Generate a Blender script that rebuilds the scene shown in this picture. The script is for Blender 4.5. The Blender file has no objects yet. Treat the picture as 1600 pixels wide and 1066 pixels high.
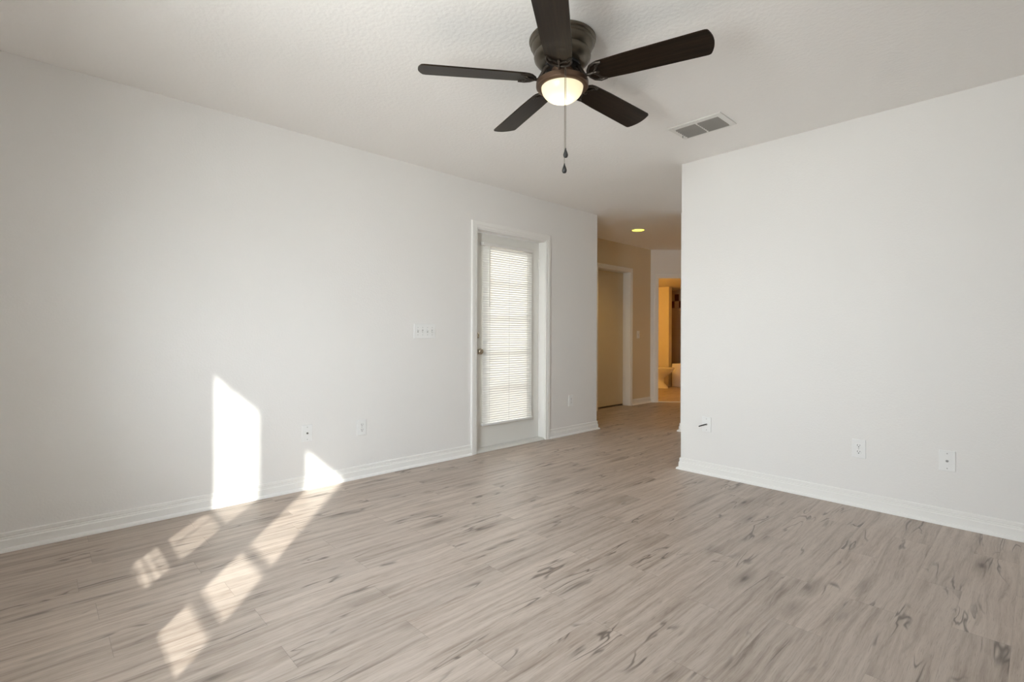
import bpy, bmesh, math, random
from mathutils import Vector, Matrix
random.seed(7)
S = bpy.context.scene
COL = S.collection
PI = math.pi

# ------------------------------------------------------------------ camera
CAMH = 1.0656
YAW = 0.81221
cam = bpy.data.cameras.new('camera')
cam.sensor_width = 36.0
cam.lens = 36.0 * 782.91 / 1600.0
cam.shift_y = -(533.0 - 523.88) / 1600.0
cam.clip_start = 0.02
camo = bpy.data.objects.new('camera', cam)
COL.objects.link(camo)
camo.matrix_world = (Matrix.Translation((0, 0, CAMH)) @ Matrix.Rotation(YAW, 4, 'Z')
                     @ Matrix.Rotation(PI / 2, 4, 'X') @ Matrix.Rotation(0.00384, 4, 'Z'))
S.camera = camo

# ------------------------------------------------------------------ light and exposure
SKY = 36.0
SUN = 9.0
S.view_settings.view_transform = 'Standard'
S.view_settings.look = 'None'
S.view_settings.gamma = 1.0
S.view_settings.exposure = 0.0
S.view_settings.use_curve_mapping = False
S.cycles.use_denoising = True
S.cycles.max_bounces = 14
S.cycles.diffuse_bounces = 8
S.cycles.sample_clamp_indirect = 8.0

W = bpy.data.worlds.new('daylight')
S.world = W
W.use_nodes = True
nt = W.node_tree
nt.nodes.clear()
o_ = nt.nodes.new('ShaderNodeOutputWorld')
bg = nt.nodes.new('ShaderNodeBackground')
bg.inputs['Strength'].default_value = SKY
tc = nt.nodes.new('ShaderNodeTexCoord')
sx = nt.nodes.new('ShaderNodeSeparateXYZ')
rm = nt.nodes.new('ShaderNodeValToRGB')
e = rm.color_ramp.elements
e[0].position = 0.44
e[0].color = (0.86, 0.86, 0.87, 1)
e[1].position = 0.5
e[1].color = (0.96, 0.98, 1.03, 1)
q = e.new(0.85)
q.color = (0.54, 0.60, 0.70, 1)
mp = nt.nodes.new('ShaderNodeMapRange')
mp.inputs['From Min'].default_value = -1
nt.links.new(tc.outputs['Generated'], sx.inputs[0])
nt.links.new(sx.outputs['Z'], mp.inputs['Value'])
nt.links.new(mp.outputs[0], rm.inputs[0])
dt = nt.nodes.new('ShaderNodeVectorMath')        # the sky is brighter on the sun's side
dt.operation = 'DOT_PRODUCT'
dt.inputs[1].default_value = (0.787, -0.617, 0.0)
nt.links.new(tc.outputs['Generated'], dt.inputs[0])
gm = nt.nodes.new('ShaderNodeMapRange')
gm.inputs['From Min'].default_value = -0.1
gm.inputs['From Max'].default_value = 1.0
gm.inputs['To Min'].default_value = 0.36
gm.inputs['To Max'].default_value = 1.55
nt.links.new(dt.outputs['Value'], gm.inputs['Value'])
sc_ = nt.nodes.new('ShaderNodeVectorMath')
sc_.operation = 'SCALE'
nt.links.new(rm.outputs[0], sc_.inputs[0])
nt.links.new(gm.outputs[0], sc_.inputs['Scale'])
nt.links.new(sc_.outputs[0], bg.inputs['Color'])
nt.links.new(bg.outputs[0], o_.inputs[0])


def lamp(name, kind, loc, energy, color=(1, 1, 1), direction=None, **kw):
    l = bpy.data.lights.new(name, kind)
    l.energy = energy
    l.color = color
    for k, v in kw.items():
        setattr(l, k, v)
    o = bpy.data.objects.new(name, l)
    COL.objects.link(o)
    o.location = loc
    if direction is not None:
        o.rotation_euler = Vector(direction).to_track_quat('-Z', 'Y').to_euler()
    return o


lamp('sun', 'SUN', (4, -4, 6), SUN, (1.0, 0.97, 0.935), (-1, 0.785, -0.765), angle=math.radians(0.85))

# room numbers (metres): left wall plane x=XL, right wall plane y=YR, window wall plane y=YB
XL, YR, YB, XE, H = -3.481, 3.744, -0.45, 2.45, 2.44
YC = 4.633                                   # where the left wall stops
XC = -1.98                                   # where the right wall stops
XH, YH = -4.30, 7.13                         # hall wall plane and its far corner
WINX = ((-1.90, -1.427), (-1.18, -0.707))
WZ0, WZ1 = 0.745, 2.132



def portal(name, loc, sxx, syy, direction):
    l = lamp(name, 'AREA', loc, 1.0, direction=direction, shape='RECTANGLE', size=sxx, size_y=syy)
    l.data.cycles.is_portal = True
    return l


for k, (a, b) in enumerate(WINX):
    portal('window_daylight', ((a + b) / 2, YB - 0.16, (WZ0 + WZ1) / 2), b - a + 0.05, WZ1 - WZ0 + 0.05, (0, 1, 0))



# ------------------------------------------------------------------ node helpers
def newmat(name):
    m = bpy.data.materials.new(name)
    m.use_nodes = True
    t = m.node_tree
    return m, t, t.nodes['Principled BSDF']


def nd(t, kind, **kw):
    n = t.nodes.new(kind)
    for k, v in kw.items():
        if k.startswith('i_'):
            n.inputs[k[2:].replace('_', ' ')].default_value = v
        else:
            setattr(n, k, v)
    return n


def mth(t, op, a, b=None, c=None, clamp=False):
    n = t.nodes.new('ShaderNodeMath')
    n.operation = op
    n.use_clamp = clamp
    for i, v in enumerate((a, b, c)):
        if v is None:
            continue
        if isinstance(v, (int, float)):
            n.inputs[i].default_value = v
        else:
            t.links.new(v, n.inputs[i])
    return n.outputs[0]


def comb(t, x, y, z):
    n = t.nodes.new('ShaderNodeCombineXYZ')
    for i, v in enumerate((x, y, z)):
        if isinstance(v, (int, float)):
            n.inputs[i].default_value = v
        else:
            t.links.new(v, n.inputs[i])
    return n.outputs[0]


def noise(t, vec, scale=1.0, detail=2.0, rough=0.5, dist=0.0):
    n = nd(t, 'ShaderNodeTexNoise')
    n.inputs['Scale'].default_value = scale
    n.inputs['Detail'].default_value = detail
    n.inputs['Roughness'].default_value = rough
    n.inputs['Distortion'].default_value = dist
    t.links.new(vec, n.inputs['Vector'])
    return n.outputs['Fac']


def mixc(t, fac, a, b, mode='MIX'):
    n = t.nodes.new('ShaderNodeMix')
    n.data_type = 'RGBA'
    n.blend_type = mode
    for sock, v in ((n.inputs[0], fac), (n.inputs[6], a), (n.inputs[7], b)):
        if isinstance(v, (int, float)):
            sock.default_value = v
        elif isinstance(v, tuple):
            sock.default_value = v + (1,) if len(v) == 3 else v
        else:
            t.links.new(v, sock)
    return n.outputs[2]


def smooth(t, v, lo, hi):
    n = t.nodes.new('ShaderNodeMapRange')
    n.interpolation_type = 'SMOOTHSTEP'
    n.inputs['From Min'].default_value = lo
    n.inputs['From Max'].default_value = hi
    t.links.new(v, n.inputs['Value'])
    return n.outputs[0]


def simple(name, col, rough=0.5, metal=0.0, bump=None, vary=0.0, spec=0.5):
    """Paint, metal or plastic with a little procedural unevenness."""
    m, t, p = newmat(name)
    p.inputs['Roughness'].default_value = rough
    p.inputs['Metallic'].default_value = metal
    p.inputs['Specular IOR Level'].default_value = spec
    tcn = nd(t, 'ShaderNodeTexCoord')
    if vary:
        f = noise(t, tcn.outputs['Object'], 6.0, 3.0)
        lo = tuple(c * (1 - vary) for c in col)
        hi = tuple(min(1, c * (1 + vary)) for c in col)
        t.links.new(mixc(t, f, lo, hi), p.inputs['Base Color'])
    else:
        p.inputs['Base Color'].default_value = col + (1,)
    if bump:
        scale, strength, dist = bump
        f = noise(t, tcn.outputs['Object'], scale, 3.0)
        b = nd(t, 'ShaderNodeBump')
        b.inputs['Strength'].default_value = strength
        b.inputs['Distance'].default_value = dist
        t.links.new(f, b.inputs['Height'])
        t.links.new(b.outputs[0], p.inputs['Normal'])
    return m


def floor_mat():
    m, t, p = newmat('grey oak vinyl planks')
    PW, PL = 0.156, 0.91
    g = nd(t, 'ShaderNodeNewGeometry')
    s = nd(t, 'ShaderNodeSeparateXYZ')
    t.links.new(g.outputs['Position'], s.inputs[0])
    X, Y = s.outputs[0], s.outputs[1]
    xr = mth(t, 'DIVIDE', mth(t, 'ADD', X, 3.187 + 40 * PW), PW)
    row = mth(t, 'FLOOR', xr)
    fx = mth(t, 'FRACT', xr)
    wn = nd(t, 'ShaderNodeTexWhiteNoise', noise_dimensions='1D')
    t.links.new(row, wn.inputs['W'])
    half = mth(t, 'MULTIPLY', mth(t, 'MODULO', row, 2.0), 0.5)
    off = mth(t, 'ADD', half, mth(t, 'MULTIPLY', wn.outputs[0], 0.16))
    yr = mth(t, 'ADD', mth(t, 'DIVIDE', mth(t, 'ADD', Y, 20 * PL - 0.21), PL), off)
    colm = mth(t, 'FLOOR', yr)
    fy = mth(t, 'FRACT', yr)
    wid = nd(t, 'ShaderNodeTexWhiteNoise', noise_dimensions='2D')
    t.links.new(comb(t, row, colm, 0), wid.inputs['Vector'])
    sc = nd(t, 'ShaderNodeSeparateColor')
    t.links.new(wid.outputs['Color'], sc.inputs[0])
    r1, r2, r3 = sc.outputs
    ox = mth(t, 'MULTIPLY', r1, 37.0)
    oy = mth(t, 'MULTIPLY', r2, 53.0)
    Xo = mth(t, 'ADD', X, ox)
    Yo = mth(t, 'ADD', Y, oy)
    # slow warp so the grain wanders
    warp = mth(t, 'MULTIPLY', mth(t, 'SUBTRACT', noise(t, comb(t, mth(t, 'MULTIPLY', Xo, 5.0), mth(t, 'MULTIPLY', Yo, 2.2), 0), 1.0, 2.0), 0.5), 0.042)
    Xw = mth(t, 'ADD', Xo, warp)
    broad = noise(t, comb(t, mth(t, 'MULTIPLY', Xw, 28.0), mth(t, 'MULTIPLY', Yo, 1.25), 0), 1.0, 6.0, 0.62, 0.35)
    fine = noise(t, comb(t, mth(t, 'MULTIPLY', Xw, 95.0), mth(t, 'MULTIPLY', Yo, 5.0), 3), 1.0, 4.0, 0.65)
    hair = noise(t, comb(t, mth(t, 'MULTIPLY', Xw, 420.0), mth(t, 'MULTIPLY', Yo, 14.0), 9), 1.0, 2.0, 0.6)
    # cracks: thin contour of a stretched noise, only in patches
    cn = noise(t, comb(t, mth(t, 'MULTIPLY', Xw, 16.0), mth(t, 'MULTIPLY', Yo, 2.0), 17), 1.0, 2.0, 0.5, 0.6)
    line = mth(t, 'SUBTRACT', 1.0, smooth(t, mth(t, 'ABSOLUTE', mth(t, 'SUBTRACT', cn, 0.5)), 0.0, 0.034))
    patch = smooth(t, noise(t, comb(t, mth(t, 'MULTIPLY', Xo, 9.0), mth(t, 'MULTIPLY', Yo, 2.4), 31), 1.0, 1.0), 0.52, 0.66)
    crack = mth(t, 'MULTIPLY', line, patch)
    # knots
    vo = nd(t, 'ShaderNodeTexVoronoi', feature='F1')
    vo.inputs['Scale'].default_value = 1.0
    t.links.new(comb(t, mth(t, 'MULTIPLY', Xw, 7.0), mth(t, 'MULTIPLY', Yo, 2.2), 0), vo.inputs['Vector'])
    vs = nd(t, 'ShaderNodeSeparateColor')
    t.links.new(vo.outputs['Color'], vs.inputs[0])
    pick = smooth(t, vs.outputs[0], 0.66, 0.70)
    kd = mth(t, 'ADD', vo.outputs['Distance'], mth(t, 'MULTIPLY', mth(t, 'SUBTRACT', fine, 0.5), 0.12))
    knot = mth(t, 'MULTIPLY', mth(t, 'SUBTRACT', 1.0, smooth(t, kd, 0.0, 0.13)), pick)
    halo = mth(t, 'MULTIPLY', mth(t, 'SUBTRACT', 1.0, smooth(t, kd, 0.05, 0.42)), pick)
    # colours
    c = mixc(t, smooth(t, broad, 0.28, 0.72), (0.298, 0.230, 0.184), (0.505, 0.423, 0.363))
    c = mixc(t, mth(t, 'MULTIPLY', smooth(t, broad, 0.42, 0.26), 0.72), c, (0.135, 0.095, 0.070))
    c = mixc(t, mth(t, 'MULTIPLY', smooth(t, fine, 0.38, 0.68), 0.45), c, (0.54, 0.465, 0.405))
    c = mixc(t, mth(t, 'MULTIPLY', smooth(t, hair, 0.54, 0.70), 0.34), c, (0.13, 0.092, 0.066))
    tint = mixc(t, r3, (0.90, 0.895, 0.89), (1.06, 1.055, 1.05))
    c = mixc(t, 1.0, c, tint, 'MULTIPLY')
    c = mixc(t, mth(t, 'MULTIPLY', halo, 0.45), c, (0.12, 0.083, 0.058))
    c = mixc(t, mth(t, 'MULTIPLY', knot, 0.85), c, (0.050, 0.034, 0.024))
    c = mixc(t, mth(t, 'MULTIPLY', crack, 0.75), c, (0.060, 0.042, 0.030))
    # seams
    ex = mth(t, 'MINIMUM', fx, mth(t, 'SUBTRACT', 1.0, fx))
    ey = mth(t, 'MINIMUM', fy, mth(t, 'SUBTRACT', 1.0, fy))
    sxm = mth(t, 'LESS_THAN', ex, 0.0008 / PW)
    sym = mth(t, 'LESS_THAN', ey, 0.0008 / PL)
    seam = mth(t, 'MAXIMUM', mth(t, 'MULTIPLY', sxm, 0.30), mth(t, 'MULTIPLY', sym, 0.7))
    c = mixc(t, mth(t, 'MULTIPLY', seam, 0.55), c, (0.07, 0.05, 0.038))
    t.links.new(c, p.inputs['Base Color'])
    rr = mth(t, 'ADD', 0.36, mth(t, 'MULTIPLY', fine, 0.16))
    t.links.new(rr, p.inputs['Roughness'])
    p.inputs['Specular IOR Level'].default_value = 0.9
    b = nd(t, 'ShaderNodeBump')
    b.inputs['Strength'].default_value = 0.12
    b.inputs['Distance'].default_value = 0.002
    hh = mth(t, 'SUBTRACT', mth(t, 'ADD', fine, mth(t, 'MULTIPLY', hair, 0.5)), mth(t, 'ADD', mth(t, 'MULTIPLY', seam, 1.5), crack))
    t.links.new(hh, b.inputs['Height'])
    t.links.new(b.outputs[0], p.inputs['Normal'])
    return m


def wood_blade_mat():
    m, t, p = newmat('dark walnut blade veneer')
    tcn = nd(t, 'ShaderNodeTexCoord')
    mpn = nd(t, 'ShaderNodeMapping')
    mpn.inputs['Scale'].default_value = (4, 90, 90)
    t.links.new(tcn.outputs['Object'], mpn.inputs[0])
    f = noise(t, mpn.outputs[0], 1.0, 4.0, 0.6, 0.4)
    t.links.new(mixc(t, smooth(t, f, 0.3, 0.75), (0.006, 0.0033, 0.0022), (0.020, 0.012, 0.007)), p.inputs['Base Color'])
    p.inputs['Roughness'].default_value = 0.34
    p.inputs['Specular IOR Level'].default_value = 0.18
    p.inputs['Specular Tint'].default_value = (1.0, 0.85, 0.68, 1)
    return m


def shade_mat():
    m, t, p = newmat('frosted cream glass')
    out = t.nodes['Material Output']
    tr = nd(t, 'ShaderNodeBsdfTranslucent')
    tr.inputs['Color'].default_value = (0.95, 0.90, 0.74, 1)
    df = nd(t, 'ShaderNodeBsdfDiffuse')
    df.inputs['Color'].default_value = (0.80, 0.76, 0.62, 1)
    gl = nd(t, 'ShaderNodeBsdfGlossy')
    gl.inputs['Roughness'].default_value = 0.25
    m1 = nd(t, 'ShaderNodeMixShader')
    m1.inputs[0].default_value = 0.35
    m2 = nd(t, 'ShaderNodeMixShader')
    m2.inputs[0].default_value = 0.05
    t.links.new(tr.outputs[0], m1.inputs[1])
    t.links.new(df.outputs[0], m1.inputs[2])
    t.links.new(m1.outputs[0], m2.inputs[1])
    t.links.new(gl.outputs[0], m2.inputs[2])
    t.links.new(m2.outputs[0], out.inputs[0])
    return m


def slat_mat():
    m, t, p = newmat('white vinyl blind slat')
    out = t.nodes['Material Output']
    p.inputs['Base Color'].default_value = (0.90, 0.895, 0.875, 1)
    p.inputs['Roughness'].default_value = 0.45
    tr = nd(t, 'ShaderNodeBsdfTranslucent')
    tr.inputs['Color'].default_value = (0.95, 0.94, 0.89, 1)
    m1 = nd(t, 'ShaderNodeMixShader')
    m1.inputs[0].default_value = 0.08
    t.links.new(p.outputs[0], m1.inputs[1])
    t.links.new(tr.outputs[0], m1.inputs[2])
    t.links.new(m1.outputs[0], out.inputs[0])
    return m


def glass_mat():
    m, t, p = newmat('clear window glass')
    out = t.nodes['Material Output']
    tr = nd(t, 'ShaderNodeBsdfTransparent')
    tr.inputs['Color'].default_value = (0.95, 0.97, 0.95, 1)
    gl = nd(t, 'ShaderNodeBsdfGlossy')
    gl.inputs['Roughness'].default_value = 0.02
    fr = nd(t, 'ShaderNodeFresnel')
    fr.inputs['IOR'].default_value = 1.45
    ge = nd(t, 'ShaderNodeNewGeometry')
    m1 = nd(t, 'ShaderNodeMixShader')
    t.links.new(mth(t, 'MULTIPLY', fr.outputs[0], mth(t, 'SUBTRACT', 1.0, ge.outputs['Backfacing'])), m1.inputs[0])
    t.links.new(tr.outputs[0], m1.inputs[1])
    t.links.new(gl.outputs[0], m1.inputs[2])
    t.links.new(m1.outputs[0], out.inputs[0])
    return m


def emit_mat(name, col, strength):
    m, t, p = newmat(name)
    p.inputs['Base Color'].default_value = (0.8, 0.8, 0.7, 1)
    p.inputs['Emission Color'].default_value = col + (1,)
    p.inputs['Emission Strength'].default_value = strength
    return m


def tile_mat():
    m, t, p = newmat('glazed bathroom tile with brown accent band')
    TW, TH, Z0 = 0.105, 0.155, 1.69
    g = nd(t, 'ShaderNodeNewGeometry')
    s = nd(t, 'ShaderNodeSeparateXYZ')
    t.links.new(g.outputs['Position'], s.inputs[0])
    a = mth(t, 'DIVIDE', mth(t, 'ADD', mth(t, 'ADD', s.outputs[0], s.outputs[1]), 20.03), TW)
    b = mth(t, 'DIVIDE', mth(t, 'SUBTRACT', s.outputs[2], Z0 - 20 * TH), TH)
    fa, fb = mth(t, 'FRACT', a), mth(t, 'FRACT', b)
    chk = mth(t, 'MODULO', mth(t, 'ADD', mth(t, 'FLOOR', a), mth(t, 'FLOOR', b)), 2.0)
    band = mth(t, 'MULTIPLY', mth(t, 'GREATER_THAN', s.outputs[2], Z0), mth(t, 'LESS_THAN', s.outputs[2], Z0 + 2 * TH))
    grout = mth(t, 'MAXIMUM',
                mth(t, 'LESS_THAN', mth(t, 'MINIMUM', fa, mth(t, 'SUBTRACT', 1.0, fa)), 0.02),
                mth(t, 'LESS_THAN', mth(t, 'MINIMUM', fb, mth(t, 'SUBTRACT', 1.0, fb)), 0.014))
    c = mixc(t, mth(t, 'MULTIPLY', band, chk), (0.56, 0.47, 0.38), (0.16, 0.055, 0.028))
    c = mixc(t, mth(t, 'MULTIPLY', grout, 0.6), c, (0.42, 0.36, 0.30))
    t.links.new(c, p.inputs['Base Color'])
    p.inputs['Roughness'].default_value = 0.25
    return m


M = {
    'wall': simple('white orange peel wall paint', (0.835, 0.822, 0.808), 0.65, bump=(95, 0.22, 0.004), spec=0.3),
    'hallwall': simple('orange peel wall tinted tan', (0.72, 0.625, 0.46), 0.65, bump=(95, 0.22, 0.004), spec=0.3),  # same texture as the white walls, tinted tan and darker
    'ceil': simple('white knockdown ceiling texture', (0.95, 0.935, 0.92), 0.8, bump=(48, 0.35, 0.006), spec=0.2),
    'trim': simple('white semigloss trim paint', (0.88, 0.87, 0.85), 0.35, bump=(30, 0.03, 0.002)),
    'door': simple('white painted door', (0.80, 0.79, 0.755), 0.42, bump=(40, 0.03, 0.002)),
    'halldoor': simple('cream painted flush door', (0.70, 0.62, 0.45), 0.5, bump=(40, 0.03, 0.002)),
    'floor': floor_mat(),
    'bronze': simple('oil rubbed bronze', (0.135, 0.115, 0.088), 0.31, 0.85, vary=0.25),
    'iron': simple('dark cast blade iron', (0.050, 0.040, 0.032), 0.36, 0.7),
    'fitterbronze': simple('brushed bronze rim', (0.12, 0.072, 0.046), 0.40, 0.7, vary=0.2),  # redder bronze of the light fitter
    'blade': wood_blade_mat(),
    'shade': shade_mat(),
    'slat': slat_mat(),
    'glass': glass_mat(),
    'plastic': simple('white plastic plate', (0.86, 0.86, 0.855), 0.32, bump=(20, 0.02, 0.001)),
    'slot': simple('dark slot', (0.02, 0.02, 0.02), 0.6),
    'screw': simple('painted screw head', (0.55, 0.55, 0.54), 0.4, 0.4),
    'metal': simple('satin nickel', (0.42, 0.36, 0.28), 0.26, 0.95),
    'steel': simple('brushed connector steel', (0.30, 0.29, 0.28), 0.35, 0.9),
    'cable': simple('black rubber cable', (0.018, 0.018, 0.018), 0.5),
    'ventmetal': simple('white enamelled vent metal', (0.80, 0.79, 0.77), 0.4),
    'louver': simple('grey louver metal', (0.34, 0.33, 0.31), 0.45, 0.2),
    'ventshade': simple('dark vent shade', (0.025, 0.024, 0.022), 0.9),  # near-black, stands for the shade behind the vent louvers
    'chain': simple('beaded chain metal', (0.20, 0.17, 0.14), 0.35, 0.9),
    'porcelain': simple('glazed porcelain', (0.86, 0.84, 0.80), 0.12),
    'tile': tile_mat(),
    'bathpaint': simple('bathroom wall paint', (0.78, 0.74, 0.66), 0.6, bump=(80, 0.15, 0.003)),
    'canlight': emit_mat('glowing yellow lamp lens', (1.0, 0.88, 0.10), 2.2),
    'thresh': simple('worn white threshold', (0.70, 0.69, 0.66), 0.45, bump=(60, 0.25, 0.003), vary=0.12),
}


# ------------------------------------------------------------------ mesh helpers
class MB:
    def __init__(self):
        self.b = bmesh.new()

    def box(self, x0, x1, y0, y1, z0, z1, mat=None):
        vs = [self.b.verts.new((x, y, z)) for z in (z0, z1) for y in (y0, y1) for x in (x0, x1)]
        if mat is not None:
            for v in vs:
                v.co = mat @ v.co
        for f in ((0, 2, 3, 1), (4, 5, 7, 6), (0, 1, 5, 4), (2, 6, 7, 3), (0, 4, 6, 2), (1, 3, 7, 5)):
            self.b.faces.new([vs[i] for i in f])
        return self

    def prism(self, poly, z0, z1, mat=None):
        lo = [self.b.verts.new((x, y, z0)) for x, y in poly]
        hi = [self.b.verts.new((x, y, z1)) for x, y in poly]
        if mat is not None:
            for v in lo + hi:
                v.co = mat @ v.co
        n = len(poly)
        self.b.faces.new(lo[::-1])
        self.b.faces.new(hi)
        for i in range(n):
            j = (i + 1) % n
            self.b.faces.new((lo[i], lo[j], hi[j], hi[i]))
        return self

    def lathe(self, prof, n=48, mat=None, cap=True, sx=1.0, sy=1.0):
        rings = []
        for r, z in prof:
            if r < 1e-6:
                rings.append([self.b.verts.new((0, 0, z))])
            else:
                rings.append([self.b.verts.new((sx * r * math.cos(2 * PI * k / n), sy * r * math.sin(2 * PI * k / n), z)) for k in range(n)])
        if mat is not None:
            for rg in rings:
                for v in rg:
                    v.co = mat @ v.co
        for a, b in zip(rings, rings[1:]):
            for k in range(n):
                j = (k + 1) % n
                if len(a) == 1 and len(b) == 1:
                    continue
                if len(a) == 1:
                    self.b.faces.new((a[0], b[k], b[j]))
                elif len(b) == 1:
                    self.b.faces.new((a[k], a[j], b[0]))
                else:
                    self.b.faces.new((a[k], a[j], b[j], b[k]))
        if cap:
            for rg, rev in ((rings[0], True), (rings[-1], False)):
                if len(rg) > 2:
                    self.b.faces.new(rg[::-1] if rev else rg)
        return self

    def tube(self, pts, r, n=10):
        pts = [Vector(p) for p in pts]
        prev = None
        rings = []
        for i, p in enumerate(pts):
            d = (pts[min(i + 1, len(pts) - 1)] - pts[max(i - 1, 0)]).normalized()
            up = Vector((0, 0, 1)) if abs(d.z) < 0.9 else Vector((1, 0, 0))
            if prev is not None:
                up = prev
            a = (up - d * up.dot(d)).normalized()
            bb = d.cross(a)
            prev = a
            rr = r[i] if isinstance(r, (list, tuple)) else r
            rings.append([self.b.verts.new(p + rr * (a * math.cos(2 * PI * k / n) + bb * math.sin(2 * PI * k / n))) for k in range(n)])
        for A, B in zip(rings, rings[1:]):
            for k in range(n):
                j = (k + 1) % n
                self.b.faces.new((A[k], A[j], B[j], B[k]))
        self.b.faces.new(rings[0][::-1])
        self.b.faces.new(rings[-1])
        return self

    def sweep(self, path, prof, place):
        """path: 2D polyline, prof: (offset to the left of travel, height); mitred corners."""
        n = len(path)
        P = [Vector(p) for p in path]
        rings = []
        for i in range(n):
            ds = []
            if i > 0:
                ds.append((P[i] - P[i - 1]).normalized())
            if i < n - 1:
                ds.append((P[i + 1] - P[i]).normalized())
            ns = [Vector((-d.y, d.x)) for d in ds]
            if len(ns) == 2:
                mm = (ns[0] + ns[1])
                mm = mm / max(1e-6, mm.dot(ns[0]))
            else:
                mm = ns[0]
            rings.append([self.b.verts.new(place(P[i].x + mm.x * o, P[i].y + mm.y * o, h)) for o, h in prof])
        k = len(prof)
        for A, B in zip(rings, rings[1:]):
            for j in range(k):
                j2 = (j + 1) % k
                self.b.faces.new((A[j], A[j2], B[j2], B[j]))
        self.b.faces.new(rings[0])
        self.b.faces.new(rings[-1][::-1])
        return self

    def loft(self, rings):
        R = [[self.b.verts.new(p) for p in rg] for rg in rings]
        n = len(R[0])
        for A, B in zip(R, R[1:]):
            for k in range(n):
                j = (k + 1) % n
                self.b.faces.new((A[k], A[j], B[j], B[k]))
        self.b.faces.new(R[0][::-1])
        self.b.faces.new(R[-1])
        return self

    def mesh(self, name, mat, smooth_angle=None, bevel=0.0):
        bmesh.ops.recalc_face_normals(self.b, faces=self.b.faces[:])
        if bevel:
            bmesh.ops.bevel(self.b, geom=[ed for ed in self.b.edges if ed.calc_face_angle(0) > 0.5], offset=bevel, segments=2, affect='EDGES', profile=0.5)
        me = bpy.data.meshes.new(name)
        if smooth_angle is not None:
            for f in self.b.faces:
                f.smooth = True
            for ed in self.b.edges:
                if ed.calc_face_angle(0) > smooth_angle:
                    ed.smooth = False
        self.b.to_mesh(me)
        self.b.free()
        me.materials.append(mat)
        return me

    def build(self, name, mat, parent=None, loc=(0, 0, 0), rot=(0, 0, 0), smooth_angle=None, bevel=0.0, label=None):
        o = bpy.data.objects.new(name, self.mesh(name, mat, smooth_angle, bevel))
        COL.objects.link(o)
        o.location = loc
        o.rotation_euler = rot
        if parent is not None:
            o.parent = parent
        if label:
            o['label'] = label
        return o


def tag(o, label, cat, group=None):
    o['label'] = label
    o['category'] = cat
    if group:
        o['group'] = group
    return o


def empty(name, loc, rot=(0, 0, 0)):
    o = bpy.data.objects.new(name, None)
    o.empty_display_size = 0.05
    COL.objects.link(o)
    o.location = loc
    o.rotation_euler = rot
    return o


def struct(o, label=None, cat=None):
    o['kind'] = 'structure'
    if label:
        o['label'] = label
    if cat:
        o['category'] = cat
    return o


# ------------------------------------------------------------------ room shell
TH = 0.12
struct(MB().box(-6.6, XE + 0.15, YB - 0.15, 10.7, -0.12, 0).build('floor', M['floor']), 'grey brown wood plank floor', 'floor')
struct(MB().box(-6.6, XE + 0.15, YB - 0.15, 10.7, H, H + 0.12).build('ceiling', M['ceil']), 'white textured flat ceiling', 'ceiling')

DY0, DY1, DZ = 2.858, 3.767, 2.03            # left door opening
b = MB()
b.box(XL - TH, XL, YB - TH, DY0, 0, H).box(XL - TH, XL, DY1, YC, 0, H).box(XL - TH, XL, DY0, DY1, DZ, H)
struct(b.build('wall_left', M['wall']), 'long white wall with the glazed door', 'wall')
struct(MB().box(XC, XE + TH, YR, YR + TH, 0, H).build('wall_right', M['wall']), 'white wall on the right with three low wall plates', 'wall')
# window wall behind the camera
b = MB()
cuts = [XL] + [v for w in WINX for v in w] + [XE]
for i in range(0, len(cuts), 2):
    b.box(cuts[i], cuts[i + 1], YB - TH, YB, 0, H)
for a, c in WINX:
    b.box(a, c, YB - TH, YB, 0, WZ0).box(a, c, YB - TH, YB, WZ1, H)
struct(b.build('wall_back', M['wall']), 'white window wall behind the viewer', 'wall')
struct(MB().box(XE, XE + TH, YB - TH, YR, 0, H).build('wall_east', M['wall']))
# hall
HD0, HD1 = 5.74, 6.542                        # hall door opening
struct(MB().box(XH - TH, XL - TH, YC - TH, YC, 0, H).build('wall_hall_near', M['wall']))
b = MB()
b.box(XH - TH, XH, YC, HD0, 0, H).box(XH - TH, XH, HD1, YH + 0.05, 0, H).box(XH - TH, XH, HD0, HD1, DZ, H)
struct(b.build('wall_hall', M['hallwall']), 'hall wall with the closed cream door', 'wall')
QX, QY = -2.765, 5.216                       # next corner along the hall
struct(MB().box(XC, XC + TH, YR + TH, QY + TH, 0, H).build('wall_hall_right', M['wall']))
struct(MB().box(QX, XC, QY, QY + TH, 0, H).build('wall_hall_return', M['wall']))
struct(MB().box(QX, QX + TH, QY + TH, 8.3, 0, H).build('wall_hall_side', M['wall']))
ANG = Matrix.Translation((XH, YH, 0)) @ Matrix.Rotation(PI / 4, 4, 'Z')    # local x along the angled wall, local -y faces the hall
BO0, BO1, BZ = 0.115, 0.875, 2.0
b = MB()
b.box(0, BO0, 0, TH, 0, H, ANG).box(BO1, 1.45, 0, TH, 0, H, ANG).box(BO0, BO1, 0, TH, BZ, H, ANG)
struct(b.build('wall_angled', M['wall']), 'short angled wall with the bathroom doorway', 'wall')
struct(MB().box(-3.33, QX + TH, 8.18, 8.30, 0, H).build('wall_hall_end', M['wall']))
struct(MB().box(XH - 0.75, XH - 0.63, HD0 - 0.4, HD1 + 0.3, 0, H).box(XH - 0.63, XH - TH, HD0 - 0.4, HD0 - 0.28, 0, H).box(XH - 0.63, XH - TH, HD1 + 0.18, HD1 + 0.3, 0, H).build('wall_leak_block', M['wall']))  # unseen walls added behind the hall door to stop light leaking under it
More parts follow.
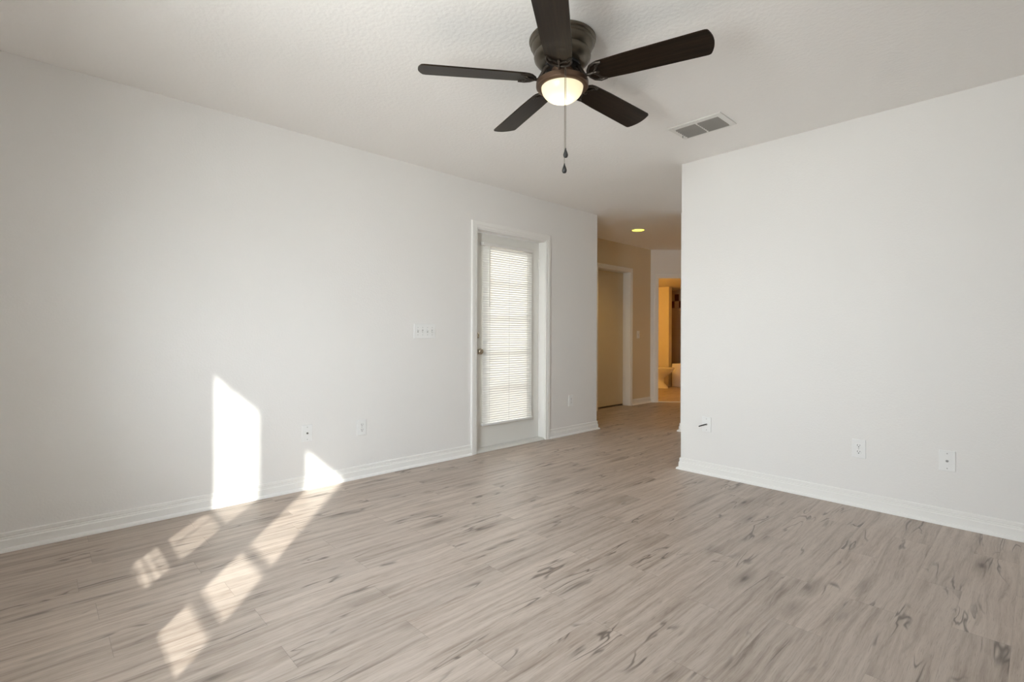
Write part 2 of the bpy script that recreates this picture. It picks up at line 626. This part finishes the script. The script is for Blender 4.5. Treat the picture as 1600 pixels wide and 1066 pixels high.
# bathroom
struct(MB().box(-6.5, -6.38, 7.2, 10.6, 0, 2.3).build('wall_bath_left', M['bathpaint']))
struct(MB().box(-6.38, -4.43, 7.16, 7.28, 0, 2.3).build('wall_bath_near', M['bathpaint']))
struct(MB().box(-3.2, -3.08, 8.30, 10.6, 0, 2.3).build('wall_bath_right', M['bathpaint']))
struct(MB().box(-6.38, -5.385, 9.65, 9.77, 0, 2.1).build('wall_bath_wing', M['bathpaint']), 'painted wall piece behind the toilet', 'wall')
struct(MB().box(-6.38, -3.2, 10.43, 10.55, 0, 2.1).build('wall_bath_tile', M['tile']), 'tiled tub wall with a brown checker band', 'wall')
struct(MB().prism([(-6.38, 7.28), (-4.40, 7.28), (-3.3, 8.38), (-3.2, 8.45), (-3.2, 10.43), (-6.38, 10.43)], 2.1, 2.2).build('ceiling_bath', M['bathpaint']))
# outside: unseen wall and roof added to dim the daylight at the glazed door
struct(MB().box(XL - 3.0, XL - 2.88, 0.6, YC - TH, -0.3, 2.5).build('wall_light_block', M['bathpaint']))
struct(MB().box(XL - 3.0, XL - TH, 1.2, YC - TH, 2.5, 2.6).build('ceiling_light_block', M['ceil']))

# baseboards -------------------------------------------------------
BASE = [(0, 0), (0, 0.092), (0.005, 0.092), (0.008, 0.088), (0.008, 0.073), (0.0055, 0.070), (0.0085, 0.066), (0.0085, 0.060),
        (0.013, 0.054), (0.013, 0.019), (0.018, 0.0185), (0.024, 0.015), (0.028, 0.008), (0.029, 0)]
flat = lambda x, y, z: (x, y, z)


def baseboard(name, path, label=None):
    return struct(MB().sweep(path, BASE, flat).build(name, M['trim']), label, 'baseboard' if label else None)


CW = 0.061
A45 = lambda s: (ANG @ Vector((s, 0, 0))).to_2d()[:]
baseboard('baseboard_left', [(XL, DY0 - CW), (XL, YB)], 'white baseboard along the long left wall')
baseboard('baseboard_left_far', [(XH, HD0 - CW), (XH, YC), (XL, YC), (XL, DY1 + CW)], 'short white baseboard right of the glazed door')
baseboard('baseboard_hall', [A45(BO0 - CW - 0.002), (XH, YH), (XH, HD1 + CW)], 'white baseboard between the hall doors')
baseboard('baseboard_right', [(XE, YR), (XC, YR), (XC, QY), (QX, QY), (QX, 8.18)], 'white baseboard along the right wall')
baseboard('baseboard_back', [(XL, YB), (XE, YB)])

# door trims -------------------------------------------------------
CAS = [(0, 0), (0, 0.009), (0.006, 0.012), (0.020, 0.012), (0.026, 0.016), (0.050, 0.018), (0.058, 0.017), (CW, 0.012), (CW, 0)]


def casing(name, a0, a1, zt, place):
    """place(a, z, t): a along the wall, z up, t out of the wall."""
    return MB().sweep([(a1, 0), (a1, zt), (a0, zt), (a0, 0)][::-1], CAS, lambda a, z, t: place(a, z, t))


# glazed door in the left wall --------------------------------------
d1 = struct(empty('door_1', (XL, DY0, 0)), 'white glazed door with a mini blind, in the left wall', 'door')
O1 = Vector((XL, DY0, 0))
P1 = lambda a, z, t: Vector((XL + t, a, z)) - O1
casing('door_casing', DY0, DY1, DZ, P1).build('door_casing', M['trim'], d1)
off1 = Matrix.Translation(-O1)
b = MB()
b.box(XL - TH, XL, DY0 - 0.001, DY0 + 0.014, 0, DZ, off1).box(XL - TH, XL, DY1 - 0.004, DY1 + 0.001, 0, DZ, off1).box(XL - TH, XL, DY0 + 0.014, DY1 - 0.004, DZ - 0.012, DZ + 0.001, off1)
b.box(XL - TH, XL - 0.088 - 0.045, DY1 - 0.016, DY1 - 0.004, 0, DZ - 0.012, off1)
b.build('door_jamb', M['trim'], d1)
DX = XL - 0.088                              # room face of the slab
sy0, sy1 = DY0 + 0.017, DY1 - 0.008
gy0, gy1, gz0, gz1 = 3.045, 3.580, 0.250, 1.880
b = MB()
b.box(DX - 0.044, DX, sy0, gy0, 0.022, DZ - 0.016, off1).box(DX - 0.044, DX, gy1, sy1, 0.022, DZ - 0.016, off1)
b.box(DX - 0.044, DX, gy0, gy1, 0.022, gz0, off1).box(DX - 0.044, DX, gy0, gy1, gz1, DZ - 0.016, off1)
b.build('door_slab', M['door'], d1)
b = MB()
for z in (0.578, 0.907, 1.235, 1.565):
    b.box(DX - 0.036, DX - 0.006, gy0, gy1, z - 0.012, z + 0.012, off1)
cy = (gy0 + gy1) / 2
b.box(DX - 0.036, DX - 0.006, cy - 0.012, cy + 0.012, gz0, gz1, off1)
b.box(DX - 0.030, DX + 0.006, gy0 - 0.02, gy0 + 0.012, gz0 - 0.02, gz1 + 0.02, off1).box(DX - 0.030, DX + 0.006, gy1 - 0.012, gy1 + 0.02, gz0 - 0.02, gz1 + 0.02, off1)
b.box(DX - 0.030, DX + 0.006, gy0 + 0.012, gy1 - 0.012, gz0 - 0.02, gz0 + 0.012, off1).box(DX - 0.030, DX + 0.006, gy0 + 0.012, gy1 - 0.012, gz1 - 0.012, gz1 + 0.02, off1)
b.build('glazing_grid', M['trim'], d1)
MB().box(DX - 0.024, DX - 0.018, gy0, gy1, gz0, gz1, off1).build('glass_pane', M['glass'], d1)
KX = Matrix.Rotation(PI / 2, 4, 'Y')          # lathe axis +z -> +x
kn = MB().lathe([(0.030, 0), (0.031, 0.004), (0.026, 0.008), (0.012, 0.012), (0.010, 0.030), (0.018, 0.036), (0.026, 0.046), (0.0285, 0.056), (0.025, 0.066), (0.016, 0.072), (0, 0.074)], 32, KX)
kn.build('door_knob', M['metal'], d1, Vector((DX, sy0 + 0.062, 0.915)) - O1, smooth_angle=0.7)
MB().lathe([(0.029, 0), (0.030, 0.006), (0.024, 0.011), (0.012, 0.013), (0.011, 0.024), (0, 0.025)], 28, KX).build('deadbolt', M['metal'], d1, Vector((DX, sy0 + 0.058, 1.062)) - O1, smooth_angle=0.7)
for z in (0.25, 1.05, 1.80):
    MB().lathe([(0.007, -0.045), (0.007, 0.045)], 12).build('hinge', M['trim'], d1, Vector((DX + 0.006, sy1 + 0.003, z)) - O1)
b = MB()
b.prism([(XL - TH, 0.0), (XL - TH, 0.020), (XL - 0.035, 0.020), (XL - 0.012, 0.016), (XL + 0.004, 0.004), (XL + 0.004, 0.0)], DY0 + 0.0145, DY1 - 0.0045,
        Matrix.Translation(-O1) @ Matrix(((1, 0, 0, 0), (0, 0, 1, 0), (0, 1, 0, 0), (0, 0, 0, 1))))
b.build('door_threshold', M['thresh'], d1, label='worn white threshold strip')

# mini blind hung on the door ---------------------------------------
BX = DX + 0.026
by0, by1 = 2.985, 3.632
bl = tag(empty('window_blind', (BX, (by0 + by1) / 2, 0.225)), 'white mini blind, lowered and almost closed, hung on the glazed door', 'blind')
OB = Vector((BX, (by0 + by1) / 2, 0.225))
offb = Matrix.Translation(-OB)
MB().box(BX - 0.018, BX + 0.016, by0 - 0.012, by1 + 0.006, 1.896, 1.925, offb).build('head_rail', M['ventmetal'], bl, bevel=0.003)
MB().box(BX - 0.014, BX + 0.014, by0 - 0.010, by1 + 0.006, 0.226, 0.247, offb).build('bottom_rail', M['plastic'], bl, bevel=0.003)
b = MB()
pitch, sw = 0.0215, 0.025
tilt = math.radians(69)
nsl = int((1.890 - 0.255) / pitch)
for i in range(nsl):
    z = 0.262 + i * pitch
    pr = []
    for k in range(5):
        u = (k / 4 - 0.5) * sw
        bow = 0.0028 * (1 - (2 * u / sw) ** 2)
        x = u * math.cos(tilt) + bow * math.sin(tilt)
        zz = -u * math.sin(tilt) + bow * math.cos(tilt)
        pr.append((x, zz))
    lo = [b.b.verts.new(Vector((BX + x, by0, z + zz)) - OB) for x, zz in pr]
    hi = [b.b.verts.new(Vector((BX + x, by1, z + zz)) - OB) for x, zz in pr]
    for k in range(4):
        b.b.faces.new((lo[k], lo[k + 1], hi[k + 1], hi[k]))
b.build('slat_panel', M['slat'], bl, smooth_angle=1.0)
for y in (by0 + 0.075, (by0 + by1) / 2, by1 - 0.075):
    MB().box(BX + 0.0125, BX + 0.0135, y - 0.0012, y + 0.0012, 0.247, 1.896, offb).build('ladder_cord', M['plastic'], bl)
MB().tube([Vector((BX + 0.020, 3.046, 1.895)) - OB, Vector((BX + 0.022, 3.047, 1.60)) - OB, Vector((BX + 0.022, 3.050, 1.33)) - OB], 0.004, 8).build('tilt_wand', M['ventmetal'], bl)

# hall door ---------------------------------------------------------
OH = Vector((XH, HD0, 0))
d2 = struct(empty('door_2', OH), 'closed cream flush door in the dim hall', 'door')
offh = Matrix.Translation(-OH)
casing('door_casing', HD0, HD1, DZ, lambda a, z, t: Vector((XH + t, a, z)) - OH).build('door_casing', M['trim'], d2)
b = MB()
b.box(XH - TH, XH, HD0 - 0.001, HD0 + 0.004, 0, DZ, offh).box(XH - TH, XH, HD1 - 0.004, HD1 + 0.001, 0, DZ, offh).box(XH - TH, XH, HD0 + 0.004, HD1 - 0.004, DZ - 0.004, DZ + 0.001, offh)
b.build('door_jamb', M['trim'], d2)
MB().box(XH - 0.155, XH - 0.118, HD0 + 0.006, HD1 - 0.006, 0.02, DZ - 0.008, offh).build('door_slab', M['halldoor'], d2)

# bathroom doorway ---------------------------------------------------
d3 = struct(empty('door_3', (XH, YH, 0)), 'white cased doorway into the bathroom', 'doorway')
AL = ANG.copy()
AL.translation = (0, 0, 0)
casing('door_casing', BO0, BO1, BZ, lambda a, z, t: AL @ Vector((a, -t, z))).build('door_casing', M['trim'], d3)
b = MB()
b.box(BO0 - 0.001, BO0 + 0.012, 0, TH, 0, BZ, AL).box(BO1 - 0.012, BO1 + 0.001, 0, TH, 0, BZ, AL).box(BO0 + 0.012, BO1 - 0.012, 0, TH, BZ - 0.012, BZ + 0.001, AL)
b.build('door_jamb', M['trim'], d3)
MB().box(BO0 + 0.0125, BO1 - 0.0125, 0.02, 0.06, 0.0, 0.009, AL).build('door_threshold', M['thresh'], d3)

# windows behind the camera --------------------------
for k, (a, c) in enumerate(WINX):
    w = struct(empty('window_%d' % (k + 1), ((a + c) / 2, YB, WZ0)))
    ow = Matrix.Translation((-(a + c) / 2, -YB, -WZ0))
    b = MB()
    yy0, yy1 = YB - 0.10, YB - 0.06
    for z in (WZ0 + 0.228, WZ0 + 0.508):
        b.box(a, c, yy0, yy1, z - 0.013, z + 0.013, ow)
    if k == 0:
        b.box((a + c) / 2 - 0.024, (a + c) / 2 - 0.016, YB - 0.082, YB - 0.078, WZ0, WZ1, ow)
    b.build('window_bars', M['trim'], w)
    MB().box(a, c, YB - 0.115, YB - 0.111, WZ0, WZ1, ow).build('window_pane', M['glass'], w)
    if k == 0:
        b = MB()
        for i in range(int((WZ1 - WZ0) / 0.04)):
            z = WZ0 + 0.03 + i * 0.04
            b.box(-0.025, 0.025, a + 0.003, c - 0.003, -0.001, 0.001,
                  ow @ Matrix.Translation((0, YB - 0.02, z)) @ Matrix.Rotation(PI / 2, 4, 'Z') @ Matrix.Rotation(math.radians(36), 4, 'Y') @ Matrix.Translation((0, 0, 0)) @ Matrix(((1, 0, 0, 0), (0, -1, 0, 0), (0, 0, 1, 0), (0, 0, 0, 1))))
        b.build('blind_slats', M['slat'], w)
# ------------------------------------------------------------------ ceiling fan
FX, FY = -1.532, 1.767
fan = tag(empty('ceiling_fan', (FX, FY, H)), 'dark bronze five-blade ceiling fan with a lit glass bowl light', 'ceiling fan')
zz = lambda z: z - H
MB().lathe([(0.150, zz(2.44)), (0.154, zz(2.435)), (0.154, zz(2.427)), (0.147, zz(2.423)), (0.149, zz(2.417)), (0.149, zz(2.410)), (0.143, zz(2.406)),
            (0.140, zz(2.392)), (0.131, zz(2.380)), (0.123, zz(2.376)), (0.123, zz(2.372)), (0.130, zz(2.368)), (0.132, zz(2.358)), (0.129, zz(2.345)),
            (0.118, zz(2.331)), (0.098, zz(2.321)), (0.080, zz(2.318))], 64).build('motor_housing', M['bronze'], fan, smooth_angle=0.6)
MB().lathe([(0.082, zz(2.321)), (0.082, zz(2.306)), (0.066, zz(2.301)), (0.056, zz(2.299))], 48).build('flywheel', M['cable'], fan, smooth_angle=0.6)
MB().lathe([(0.050, zz(2.303)), (0.049, zz(2.280)), (0.049, zz(2.262)), (0.060, zz(2.252)), (0.100, zz(2.246)), (0.114, zz(2.243)), (0.121, zz(2.238)), (0.121, zz(2.219)),
            (0.117, zz(2.214)), (0.105, zz(2.211)), (0.098, zz(2.213)), (0.094, zz(2.222)), (0.05, zz(2.235))], 64, cap=False).build('light_fitter', M['fitterbronze'], fan, smooth_angle=0.6)
prof = [(0.0965, 2.2155)]
for k in range(1, 13):
    a = PI / 2 * k / 12
    prof.append((0.0965 * math.cos(a), 2.2155 - 0.070 * math.sin(a)))
prof[-1] = (0, 2.1455)
MB().lathe([(r, zz(z)) for r, z in prof], 64, cap=False).build('glass_bowl', M['shade'], fan, smooth_angle=1.0, label='glowing frosted cream glass bowl')
bulb = lamp('fan_bulb', 'POINT', (0, 0, zz(2.182)), 0.42, (1.0, 0.93, 0.77), shadow_soft_size=0.018)
bulb.parent = fan
# blades
ANG0, PITCH = 4.089, math.radians(-12.0)


def blade_outline():
    pts = []
    r0, r1 = 0.130, 0.660
    w0, w1 = 0.058, 0.070
    for k in range(9):                        # rounded root
        a = PI / 2 + PI * k / 8
        pts.append((r0 + 0.052 + 0.052 * math.cos(a), w0 * math.sin(a)))
    pts.append((0.30, -0.064))
    n = 8
    pts += [(r1 - 0.030, -w1), (r1 - 0.020, -w1 + 0.003)]
    for k in range(n + 1):                    # gently bowed tip
        u = -1 + 2 * k / n
        pts.append((r1 - 0.016 * u * u, u * (w1 - 0.008)))
    pts += [(r1 - 0.020, w1 - 0.003), (r1 - 0.030, w1), (0.30, 0.064)]
    return pts


bme = MB().prism(blade_outline(), -0.003, 0.003).mesh('fan_blade', M['blade'])
# blade iron: curved arm and a pierced shield plate under the root of the blade
b = MB()
b.tube([(0.066, 0, 0.056), (0.082, 0, 0.044), (0.096, 0, 0.016), (0.112, 0, -0.008), (0.140, 0, -0.009)], [0.011, 0.011, 0.009, 0.008, 0.006], 10)
arc = [(0.200, 0.052), (0.172, 0.056), (0.146, 0.044), (0.131, 0.022), (0.126, 0.0)]
arc = arc + [(x, -y) for x, y in arc[-2::-1]]
b.tube([(x, y, -0.005) for x, y in arc], 0.0055, 8)
b.tube([(0.126, 0, -0.005), (0.150, 0, -0.006), (0.172, 0, -0.005)], 0.006, 8)
b.tube([(0.150, 0, -0.005), (0.168, 0.020, -0.005), (0.176, 0.040, -0.005), (0.200, 0.052, -0.004)], 0.0045, 8)
b.tube([(0.150, 0, -0.005), (0.168, -0.020, -0.005), (0.176, -0.040, -0.005), (0.200, -0.052, -0.004)], 0.0045, 8)
for x, y in ((0.172, 0), (0.176, 0.038), (0.176, -0.038)):
    b.lathe([(0.008, -0.004), (0.008, -0.009), (0, -0.0115)], 12, Matrix.Translation((x, y, 0)))
ime = b.mesh('blade_iron', M['iron'], 0.8)
for k in range(5):
    a = ANG0 + 2 * PI * k / 5
    o = bpy.data.objects.new('fan_blade', bme)
    COL.objects.link(o)
    o.parent = fan
    o.location = (0, 0, zz(2.254))
    o.rotation_euler = (Matrix.Rotation(a, 4, 'Z') @ Matrix.Rotation(PITCH, 4, 'X')).to_euler()
    i = bpy.data.objects.new('blade_iron', ime)
    COL.objects.link(i)
    i.parent = o
# pull chains, hanging on the camera side of the bowl
vd = Vector((math.sin(YAW), -math.cos(YAW), 0))     # towards the viewer
side = Vector((math.cos(YAW), math.sin(YAW), 0))
for nm, lat, zt, zb in (('pull_chain', 0.004, 2.262, 1.858), ('pull_chain', -0.001, 2.262, 1.790)):
    p0 = vd * 0.052 + side * lat
    p1 = vd * 0.123 + side * lat
    pts = [Vector((p0.x, p0.y, zz(zt))), Vector((p1.x * 0.8, p1.y * 0.8, zz(zt - 0.004))), Vector((p1.x, p1.y, zz(2.244))), Vector((p1.x, p1.y, zz(2.10))), Vector((p1.x, p1.y, zz(zb + 0.028)))]
    c = MB().tube(pts, 0.0014, 6).build('pull_chain', M['chain'], fan)
    MB().lathe([(0, 0.034), (0.0022, 0.032), (0.0035, 0.024), (0.0075, 0.013), (0.0105, 0.004), (0.0105, -0.002), (0.0075, -0.009), (0, -0.012)], 20,
               Matrix.Translation((p1.x, p1.y, zz(zb)))).build('chain_fob', M['cable'], c, smooth_angle=1.0)

# ------------------------------------------------------------------ ceiling vent
vx0, vx1, vy0, vy1 = -1.705, -1.352, 3.028, 3.270
OV = Vector(((vx0 + vx1) / 2, (vy0 + vy1) / 2, H))
vent = tag(empty('ceiling_vent', OV), 'white rectangular air vent with two grey louvered openings in the ceiling', 'vent')
ov = Matrix.Translation(-OV)
sx0, sx1, sy0v, sy1v = vx0 + 0.030, vx1 - 0.036, vy0 + 0.045, vy1 - 0.020
mx = (sx0 + sx1) / 2
b = MB()
for q in ((vx0, sx0, vy0, vy1), (sx1, vx1, vy0, vy1), (sx0, sx1, vy0, sy0v), (sx0, sx1, sy1v, vy1), (mx - 0.006, mx + 0.006, sy0v, sy1v)):
    b.box(q[0], q[1], q[2], q[3], H - 0.009, H - 0.0005, ov)
b.build('vent_frame', M['ventmetal'], vent, bevel=0.002)
MB().box(sx0 - 0.004, sx1 + 0.004, sy0v - 0.004, sy1v + 0.004, H - 0.0009, H - 0.0003, ov).build('vent_shade_sheet', M['ventshade'], vent)  # flat dark sheet, the shade inside the vent put into its colour
for a, c in ((sx0, mx - 0.006), (mx + 0.006, sx1)):
    b = MB()
    n = 7
    for i in range(n):
        y = sy0v + (i + 0.5) * (sy1v - sy0v) / n
        b.box(a, c, -0.0085, 0.0085, -0.0006, 0.0006, ov @ Matrix.Translation((0, y, H - 0.0085)) @ Matrix.Rotation(math.radians(-36), 4, 'X'))
    b.build('louver_bank', M['louver'], vent)
MB().box(-0.002, 0.002, -0.002, 0.002, -0.016, 0, ov @ Matrix.Translation((sx0 - 0.008, sy0v + 0.12, H - 0.009))).build('damper_lever', M['louver'], vent)

# ------------------------------------------------------------------ wall plates
RL = (PI / 2, 0, PI / 2)                      # local x -> +y, local y -> up, local z -> +x (out of the left wall)
RR = (PI / 2, 0, 0)                           # local x -> +x, local y -> up, local z -> -y (out of the right wall)


def plate_mesh(w, h, t=0.0065):
    return MB().box(-w / 2, w / 2, -h / 2, h / 2, 0, t).mesh('cover_plate', M['plastic'], bevel=0.0022)


def put(name, me, parent, loc=(0, 0, 0), rot=(0, 0, 0)):
    o = bpy.data.objects.new(name, me)
    COL.objects.link(o)
    o.parent = parent
    o.location = loc
    o.rotation_euler = rot
    return o


ME_PLATE = plate_mesh(0.072, 0.116)
ME_SCREW = MB().lathe([(0.0034, 0), (0.0034, 0.0008), (0, 0.0012)], 14).mesh('screw', M['screw'])
ME_FACE = MB().lathe([(0.0168, 0), (0.0168, 0.0012), (0.0155, 0.0020)], 28, sy=0.86).mesh('receptacle', M['plastic'])
b = MB()
b.box(-0.0075, -0.0052, -0.001, 0.0078, 0, 0.0006).box(0.0052, 0.0075, 0.0, 0.0072, 0, 0.0006).lathe([(0.0030, 0), (0.0030, 0.0006)], 12, Matrix.Translation((0, -0.0072, 0)))
ME_SLOTS = b.mesh('slots', M['slot'])
ME_CONN = MB().lathe([(0.0072, 0), (0.0072, 0.003), (0.0048, 0.003), (0.0048, 0.010), (0.003, 0.010)], 6).mesh('coax_connector', M['steel'])
ME_TOGGLE = MB().box(-0.0042, 0.0042, -0.0075, 0.0075, -0.002, 0.011).mesh('toggle', M['plastic'], bevel=0.0012)
ME_TSLOT = MB().box(-0.0055, 0.0055, -0.0125, 0.0125, 0, 0.0006).mesh('toggle_slot', M['screw'])
ME_BAT = MB().box(-0.0038, 0.0038, -0.004, 0.004, 0, 0.017).mesh('toggle_lever', M['plastic'], bevel=0.001)
T = 0.0065


def outlet(loc, rot, label):
    r = tag(empty('power_outlet', loc, rot), label, 'outlet', 'duplex power outlets')
    put('cover_plate', ME_PLATE, r)
    for s in (-1, 1):
        f = put('receptacle', ME_FACE, r, (0, s * 0.0195, T))
        put('receptacle_slots', ME_SLOTS, f, (0, 0, 0.0020))
    put('screw', ME_SCREW, r, (0, 0, T))
    return r


def coax(loc, rot, label):
    r = tag(empty('cable_plate', loc, rot), label, 'wall plate', 'cable wall plates')
    put('cover_plate', ME_PLATE, r)
    for s in (-1, 1):
        put('screw', ME_SCREW, r, (0, s * 0.042, T))
    put('coax_connector', ME_CONN, r, (0, 0, T))
    return r


coax((XL, 1.3535, 0.384), RL, 'white cable jack plate low on the left wall, above the sunlight patch')
outlet((XL, 1.757, 0.375), RL, 'white power outlet low on the left wall, between cable jack and glazed door')
outlet((XL, 4.172, 0.364), RL, 'white power outlet on the narrow wall strip right of the glazed door')
outlet((-0.782, YR, 0.362), RR, 'white power outlet low on the right wall, between two cable plates')
coax((-0.362, YR, 0.363), RR, 'white cable jack plate nearest the right edge, right of the outlet')
r = coax((-1.766, YR, 0.385), RR, 'white wall plate with a short black cable end sticking out, beside the hall corner')
r['group'] = 'cable wall plates'
MB().tube([(0, 0, T), (-0.004, 0, 0.020), (-0.020, -0.006, 0.042), (-0.034, -0.013, 0.062)], 0.0042, 10).build('cable_stub', M['cable'], r, smooth_angle=0.9, label='black cable end')
# four-gang switch plate
sp = tag(empty('switch_plate', (XL, 2.3105, 1.096), RL), 'wide white four-toggle switch plate left of the glazed door', 'light switch')
put('cover_plate', plate_mesh(0.208, 0.116), sp)
for i in range(4):
    x = (i - 1.5) * 0.046
    up = 1 if i % 2 == 0 else -1
    for s in (-1, 1):
        put('screw', ME_SCREW, sp, (x, s * 0.030, T))
    sl = put('toggle_slot', ME_TSLOT, sp, (x, 0, T))
    put('toggle_lever', ME_BAT, sl, (0, 0.002 * up, 0), (-up * math.radians(28), 0, 0))
hs = tag(empty('switch_plate', (XH, 6.772, 1.082), RL), 'small single-toggle switch plate on the dim hall wall beside the closed door', 'light switch')
put('cover_plate', ME_PLATE, hs)
sl = put('toggle_slot', ME_TSLOT, hs, (0, 0, T))
put('toggle_lever', ME_BAT, sl, (0, 0.002, 0), (-math.radians(28), 0, 0))

# ------------------------------------------------------------------ hall downlight
can = tag(empty('recessed_light', (-3.605, 5.669, H)), 'round recessed hall ceiling light glowing yellow', 'ceiling light')
MB().lathe([(0.084, -0.0005), (0.090, -0.0005), (0.092, -0.004), (0.084, -0.006), (0.078, -0.004)], 40, cap=False).build('trim_ring', M['ventmetal'], can, smooth_angle=0.6)
MB().lathe([(0, -0.002), (0.083, -0.002), (0.080, -0.004), (0, -0.007)], 40).build('lamp_lens', M['canlight'], can, smooth_angle=0.6)
l = lamp('hall_bulb', 'SPOT', (0, 0, -0.02), 24.0, (1.0, 0.64, 0.20), (0, 0, -1), spot_size=math.radians(118), spot_blend=0.8, shadow_soft_size=0.07)
l.parent = can
# bathroom lamp: a glass globe vanity light on the far left wall, out of sight
vl = tag(empty('vanity_light', (-5.2, 7.28, 1.80), (-PI / 2, 0, 0)), 'small wall lamp inside the bathroom', 'wall lamp')
MB().lathe([(0.06, 0), (0.06, 0.015), (0.03, 0.02)], 32).build('lamp_base', M['metal'], vl)
l = lamp('bath_bulb', 'POINT', (0, 0, 0.14), 34.0, (1.0, 0.50, 0.10), shadow_soft_size=0.06)
l.parent = vl

# ------------------------------------------------------------------ toilet (points along +x, tank at -x)
TY = 9.27
to = tag(empty('toilet', (-5.45, TY, 0)), 'white toilet seen side-on through the bathroom doorway', 'toilet')


def oval(cx, rx0, rx1, ry, z, n=32):
    pts = []
    for k in range(n):
        a = 2 * PI * k / n
        c_, s_ = math.cos(a), math.sin(a)
        pts.append((cx + (rx1 if c_ > 0 else rx0) * c_, ry * s_, z))
    return pts


MB().loft([oval(0.02, 0.24, 0.24, 0.120, 0.0), oval(0.02, 0.235, 0.235, 0.115, 0.03), oval(0.0, 0.20, 0.17, 0.095, 0.10), oval(0.0, 0.20, 0.17, 0.098, 0.20),
           oval(0.03, 0.21, 0.23, 0.130, 0.27), oval(0.09, 0.25, 0.265, 0.170, 0.34), oval(0.10, 0.26, 0.275, 0.180, 0.385)]).build('bowl', M['porcelain'], to, smooth_angle=0.9)
MB().loft([oval(0.11, 0.25, 0.275, 0.183, 0.387), oval(0.11, 0.25, 0.282, 0.187, 0.395), oval(0.11, 0.25, 0.278, 0.183, 0.405)]).build('seat', M['porcelain'], to, smooth_angle=0.9)
MB().loft([oval(0.11, 0.25, 0.278, 0.184, 0.407), oval(0.11, 0.25, 0.282, 0.187, 0.414), oval(0.11, 0.25, 0.265, 0.170, 0.424)]).build('lid', M['porcelain'], to, smooth_angle=0.9)
MB().box(-0.42, -0.20, -0.21, 0.21, 0.386, 0.74).build('tank', M['porcelain'], to, bevel=0.02)
MB().box(-0.43, -0.19, -0.22, 0.22, 0.742, 0.775).build('tank_lid', M['porcelain'], to, bevel=0.008)
MB().box(-0.40, -0.16, -0.12, 0.12, 0.26, 0.385).build('tank_shelf', M['porcelain'], to, bevel=0.02)

# bathtub
tx0, tx1, ty0, ty1 = -5.32, -3.78, 9.66, 10.41
tb = tag(empty('bathtub', ((tx0 + tx1) / 2, (ty0 + ty1) / 2, 0)), 'white bathtub against the tiled wall, beyond the toilet', 'bathtub')
ot = Matrix.Translation((-(tx0 + tx1) / 2, -(ty0 + ty1) / 2, 0))
b = MB()
b.box(tx0, tx1, ty0, ty0 + 0.07, 0.0, 0.485, ot).box(tx0, tx1, ty1 - 0.06, ty1, 0.0, 0.485, ot)
b.box(tx0, tx0 + 0.08, ty0 + 0.07, ty1 - 0.06, 0.0, 0.485, ot).box(tx1 - 0.08, tx1, ty0 + 0.07, ty1 - 0.06, 0.0, 0.485, ot)
b.box(tx0 + 0.08, tx1 - 0.08, ty0 + 0.07, ty1 - 0.06, 0.05, 0.10, ot)
b.build('tub_body', M['porcelain'], tb, bevel=0.018)
poly = [(tx0 + 0.10, 0.06)] + [(tx0 + 0.10 + (tx1 - tx0 - 0.2) * k / 16, 0.13 - 0.05 * math.sin(PI * k / 16)) for k in range(17)] + [(tx1 - 0.10, 0.06)]
MB().prism(poly, ty0 - 0.008, ty0 + 0.002, ot @ Matrix(((1, 0, 0, 0), (0, 0, 1, 0), (0, 1, 0, 0), (0, 0, 0, 1)))).build('apron_panel', M['porcelain'], tb)
MB().lathe([(0.03, 0), (0.03, 0.02), (0.012, 0.025), (0.012, 0.07), (0, 0.075)], 20, Matrix.Rotation(PI / 2, 4, 'X')).build('tub_valve', M['metal'], tb, Vector((-5.05, 10.424, 0.78)) - Vector(((tx0 + tx1) / 2, (ty0 + ty1) / 2, 0)))
